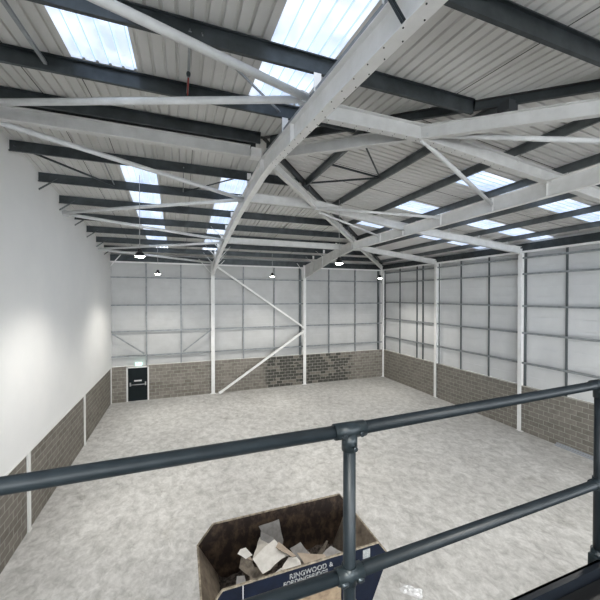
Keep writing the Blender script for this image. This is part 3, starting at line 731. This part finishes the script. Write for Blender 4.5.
bm = NB(); add_poly(bm, [(4.10, ya, 1.33), (4.10, yb, 1.33), (3.51, yb, .07), (3.51, ya, .07)], (-1, 0, .5), .014); part('end_plate', bm, M['skip_end'], skip)
bm = NB(); add_poly(bm, [(.325, ya, 1.24), (.325, yb, 1.24), (.975, yb, .07), (.975, ya, .07)], (-1, 0, -.55), .01); add_poly(bm, [(4.115, ya, 1.33), (4.115, yb, 1.33), (3.525, yb, .07), (3.525, ya, .07)], (1, 0, -.5), .01); part('outer_ends', bm, M['skip_blue'], skip)
bm = NB(); add_box(bm, (.97, ya, .05), (3.53, yb, .08)); part('skip_floor', bm, M['skip_in'], skip)
bm = NB()
for x in (1.2, 2.9): add_box(bm, (x, ya+.1, 0), (x+.12, yb-.1, .05))
part('runner', bm, M['skip_blue'], skip)
for y in (ya, yb):
    bm = NB()
    for a, c in zip(prof[1:5], prof[2:5]): add_bar(bm, V((a[0], y, a[1])), V((c[0], y, c[1])), .034, .026, off=.006)
    part('rim', bm, M['skip_rim'], skip)
for x, z in ((.33, 1.24), (4.11, 1.33)):
    bm = NB(); add_bar(bm, V((x, ya, z)), V((x, yb, z)), .035, .03); part('end_lip', bm, M['skip_rim'], skip)
# stiffeners, lifting pins, lower panel on the camera side
bm = NB(); add_box(bm, (1.02, ya-.03, .25), (2.98, ya-.006, 1.22)); part('lower_panel', bm, M['skip_tan'], skip)
bm = NB(); add_box(bm, (2.98, ya-.05, .12), (3.06, ya-.006, 1.3)); part('stiffener', bm, M['skip_blue'], skip)
bm = NB(); add_box(bm, (.96, ya-.05, .12), (1.02, ya-.006, 1.3)); part('stiffener', bm, M['skip_blue'], skip)
for x in (1.35, 3.3):
    bm = NB(); add_tube(bm, (x, ya-.0, .62), (x, ya-.12, .62), .035, 16); add_tube(bm, (x, ya-.11, .62), (x, ya-.14, .62), .055, 16); part('lifting_pin', bm, M['skip_rim'], skip)
    bm = NB(); add_tube(bm, (x, yb+.0, .62), (x, yb+.13, .62), .035, 16); part('lifting_pin', bm, M['skip_rim'], skip)
bm = NB(); add_box(bm, (3.49, ya-.009, 1.41), (3.66, ya-.004, 1.59)); part('sticker', bm, M['sticker'], skip)
bm = NB(); add_box(bm, (1.02, ya-.009, 1.38), (1.035, ya-.004, 1.63)); part('paint_streak', bm, M['whitepaint'], skip)
def text(s, x, z, size, w=1.0, sh=0.):
    cu = bpy.data.curves.new('lettering', 'FONT'); cu.body = s; cu.size = size; cu.extrude = .002; cu.space_character = 1.05; cu.offset = .003
    o = bpy.data.objects.new('lettering', cu); C.objects.link(o); o.data.materials.append(M['letter'])
    bpy.context.view_layer.update(); me = bpy.data.meshes.new_from_object(o.evaluated_get(bpy.context.evaluated_depsgraph_get()))
    bpy.data.objects.remove(o)
    if not me.materials: me.materials.append(M['letter'])
    me.transform(Matrix.Rotation(math.pi/2, 4, 'X') @ Matrix.Diagonal((w, 1, 1, 1)))
    o = bpy.data.objects.new('lettering', me); C.objects.link(o); o.parent = skip; o.location = (x-SX, ya-.009-SY, z); return o
text('RINGWOOD', 1.9, 1.475, .132, .98); text('&', 2.73, 1.475, .12, 1.0)
text('FORDINGBRIDGE', 1.78, 1.36, .125, .9); text('SKIPS', 3.5, 1.3, .085, 1.0)

# waste in the skip
bm = NB(); n = 26; g = {}
for i in range(n+1):
    for j in range(n+1):
        x = .75 + i/n*3.05; y = ya+.03 + j/n*(yb-ya-.06)
        fx = min(1, (x-.75)/.8, (3.8-x)/.4); 
        h = .35 + .32*max(0, fx)*(1-.35*abs(x-2.1)/1.7) * (1.05-.45*(y-ya)/1.76) + random.uniform(-.05, .05)
        lim = 1.24 - (x-.33)*1.8 if x < .98 else 0
        h = max(h, lim + .03); lim = (x-3.52)*2.15+.08; h = max(h, lim)
        g[i, j] = bm.verts.new((x, y, h))
for i in range(n):
    for j in range(n): bm.faces.new((g[i, j], g[i+1, j], g[i+1, j+1], g[i, j+1]))
for i in range(n):
    pass
o = obj('rubble', bm, M['rubble']); tag(o, 'dark dusty demolition rubble lying in the bottom of the skip', 'rubble'); o['kind'] = 'stuff'
PC = {
'P1': ([(1.708, 7.43, 1.38), (2.209, 7.45, 1.42), (2.281, 7.328, .98), (2.2, 7.2, .62), (1.95, 7.2, .62), (1.792, 7.4, 1.2)], 'pb_grey', 'large grey plasterboard sheet leaning upright against the far side of the skip', .012),
'P2': ([(1.74, 7.361, 1.3), (1.996, 7.106, 1.26), (1.909, 7.05, 1.1), (1.697, 7.25, 1.14)], 'pb_grey', 'narrow grey board strip lying across the foot of the leaning grey sheet', .02),
'P3': ([(1.711, 7.339, 1.2), (1.902, 7.155, 1.15), (1.629, 6.895, 1.11), (1.552, 6.803, 1.07), (1.446, 6.902, 1.09)], 'pb_pale', 'pale board piece sloping down left of the biggest white piece', .012),
'P4': ([(1.969, 7.011, 1.3), (2.005, 6.933, 1.3), (2.142, 6.531, 1.26), (1.98, 6.5, 1.245), (1.815, 6.428, 1.22), (1.7, 6.36, 1.21), (1.535, 6.324, 1.2), (1.407, 6.717, 1.24), (1.7, 6.9, 1.275)], 'pb_white', 'biggest white plasterboard piece on top of the heap', .014),
'P5': ([(2.014, 6.844, 1.36), (2.281, 6.399, 1.30), (2.191, 6.404, 1.3), (1.926, 6.738, 1.33)], 'pb_tan', 'narrow tan board flap resting on the right edge of the biggest white piece', .012),
'P6': ([(2.157, 6.536, 1.2), (2.323, 6.489, 1.2), (2.36, 6.38, 1.19), (2.347, 6.261, 1.18), (1.905, 6.3, 1.18), (2.006, 6.411, 1.2)], 'pb_white', 'white board piece just right of the biggest white piece', .014),
'P7': ([(1.945, 6.428, 1.12), (2.133, 6.332, 1.12), (2.063, 6.253, 1.1), (1.761, 6.2, 1.1), (1.635, 6.29, 1.1)], 'pb_white', 'white board piece at the front below the biggest white piece, against the lettered side', .014),
'P8': ([(2.273, 6.813, 1.16), (2.526, 6.808, 1.24), (2.74, 6.5, 1.0), (2.383, 6.6, 1.0)], 'pb_grey', 'grey brown board triangle leaning behind the tan sheet', .012),
'P9': ([(2.359, 6.589, 1.2), (2.92, 6.351, 1.2), (2.935, 6.25, 1.15), (2.446, 6.2, 1.13), (2.423, 6.389, 1.16)], 'pb_tan', 'wide tan board sheet with a pale crease at the right of the heap', .01),
'P10': ([(2.812, 6.572, 1.02), (3.02, 6.499, 1.36), (3.056, 6.467, 1.36), (2.922, 6.52, 1.02)], 'pb_brown', 'narrow board offcut standing on end behind the tan sheet', .012),
'P11': ([(2.89, 6.459, 1.1), (3.145, 6.518, 1.2), (3.336, 6.262, 1.18), (3.3, 6.12, 1.1), (2.943, 6.2, 1.06)], 'pb_grey', 'grey board piece at the right end of the heap behind the rail post', .012),
'P12': ([(1.129, 6.944, 1.25), (1.199, 7.002, 1.3), (1.318, 6.997, 1.3), (1.427, 6.811, 1.25), (1.279, 6.791, 1.22), (1.2, 6.88, 1.24)], 'pb_white', 'small torn white board scrap at the left of the heap', .012),
'P13': ([(1.205, 6.913, 1.18), (1.395, 6.732, 1.2), (1.45, 6.6, 1.08), (1.398, 6.52, 1.0), (1.311, 6.6, 1.0), (1.128, 6.78, 1.08)], 'pb_brown', 'crumpled brown card under the small torn white scrap', .016),
'P14': ([(1.336, 6.758, 1.05), (1.57, 6.646, 1.08), (1.641, 6.416, .98), (1.5, 6.3, .93), (1.268, 6.4, .93), (1.32, 6.574, .98)], 'pb_brown', 'dusty brown board piece lying low at the front left of the heap', .015),
'P15': ([(1.08, 6.739, .95), (1.241, 6.705, .95), (1.239, 6.477, .88), (1.015, 6.464, .88)], 'pb_grey', 'small dark grey slab low at the left end of the heap', .03),
}
def fit_plane(P):
    c = sum((V(p) for p in P), V()) / len(P)
    nrm = V()
    for i in range(len(P)):
        a, b_ = V(P[i]) - c, V(P[(i+1) % len(P)]) - c; nrm += a.cross(b_)
    return c, nrm.normalized()
for k, (P, mm, lab, t) in PC.items():
    c, nn = fit_plane(P)
    if nn.z < 0: nn = -nn
    pts = [V(p) - nn * (V(p)-c).dot(nn) for p in P]
    # ragged broken edges
    out = []
    for i, p in enumerate(pts):
        q_ = pts[(i+1) % len(pts)]; out.append(p)
        e = q_ - p; m_ = max(1, int(e.length/.12)); sd = e.normalized().cross(nn)
        for s in range(1, m_): out.append(p + e*s/m_ + sd*random.uniform(-.009, .009))
    bm = NB(); add_poly(bm, [p - c for p in out], -nn, t)
    bmesh.ops.recalc_face_normals(bm, faces=bm.faces)
    for f in bm.faces: f.material_index = 0 if abs(f.normal.dot(nn)) > .8 else 1
    o = obj('plasterboard_piece' if k not in ('P13',) else 'torn_card', bm, [M[mm], M['pb_brown']]); o.location = c
    tag(o, lab, 'board' if k != 'P13' else 'card', 'waste boards in the skip')
# more broken bits underneath the top pieces
BL = ['among the tan and white pieces', 'at the left of the heap', 'at the front of the heap']
bits = [(1.5, 6.2, .95), (1.85, 6.75, 1.05), (2.1, 6.1, .98), (2.3, 6.35, 1.05), (2.6, 6.1, 1.0), (1.7, 6.15, .98), (2.2, 6.95, 1.0), (1.62, 7.0, .95), (2.65, 6.7, .95), (2.0, 6.2, 1.02), (2.9, 6.05, .98), (1.35, 6.95, 1.05)]
for i, (x, y, z) in enumerate(bits):
    w, h = random.uniform(.25, .42), random.uniform(.18, .3); bm = NB()
    kk = random.randint(5, 7)
    ang = sorted(random.uniform(0, 6.28) for _ in range(kk)); pts = [(w/2*math.cos(a), h/2*math.sin(a), 0) for a in [j*6.28/kk + random.uniform(-.3, .3) for j in range(kk)]]
    add_poly(bm, pts, (0, 0, 1), .013)
    o = obj('board_scrap', bm, M[random.choice(['pb_brown', 'pb_tan', 'pb_grey', 'pb_brown'])]); o.location = (x, y, z)
    o.rotation_euler = (random.uniform(-.35, .35), random.uniform(-.35, .35), random.uniform(0, 6.28))
    tag(o, 'dusty broken board scrap half buried under the larger pieces in the skip', 'board', 'small scraps buried in the heap')

# crumpled clear film on the floor
bm = NB(); n = 9; g = {}
for i in range(n+1):
    for j in range(n+1):
        u, v = i/n-.5, j/n-.5; r = max(0, 1 - 2*max(abs(u), abs(v)))
        g[i, j] = bm.verts.new((u*.5 + random.uniform(-.02, .02), v*.26 + random.uniform(-.015, .015), .004 + r*random.uniform(.02, .13)))
for i in range(n):
    for j in range(n): bm.faces.new((g[i, j], g[i+1, j], g[i+1, j+1], g[i, j+1]))
bmesh.ops.triangulate(bm, faces=bm.faces)
o = obj('plastic_wrap', bm, M['film']); o.location = (4.97, 6.05, 0); o.rotation_euler = (0, 0, -.7)
tag(o, 'crumpled scrap of clear plastic wrap on the concrete right of the skip', 'plastic')

# ------------------------------------------------------------------ world, camera, colour
w = bpy.data.worlds.new('sky'); bpy.context.scene.world = w; w.use_nodes = True
w.node_tree.nodes['Background'].inputs[0].default_value = (.92, .96, 1, 1); w.node_tree.nodes['Background'].inputs[1].default_value = 5.5
cam = bpy.data.cameras.new('camera'); cam.sensor_width = 36; cam.lens = 323.21/600*36; cam.clip_start = .05
co = bpy.data.objects.new('camera', cam); C.objects.link(co); co.location = (0, 0, 6.8)
co.rotation_euler = (math.radians(90-.616), 0, math.radians(-20.27))
sc = bpy.context.scene; sc.camera = co
sc.view_settings.view_transform = 'Standard'; sc.view_settings.look = 'None'; sc.view_settings.gamma = 1; sc.view_settings.use_curve_mapping = False
sc.view_settings.exposure = 0.5
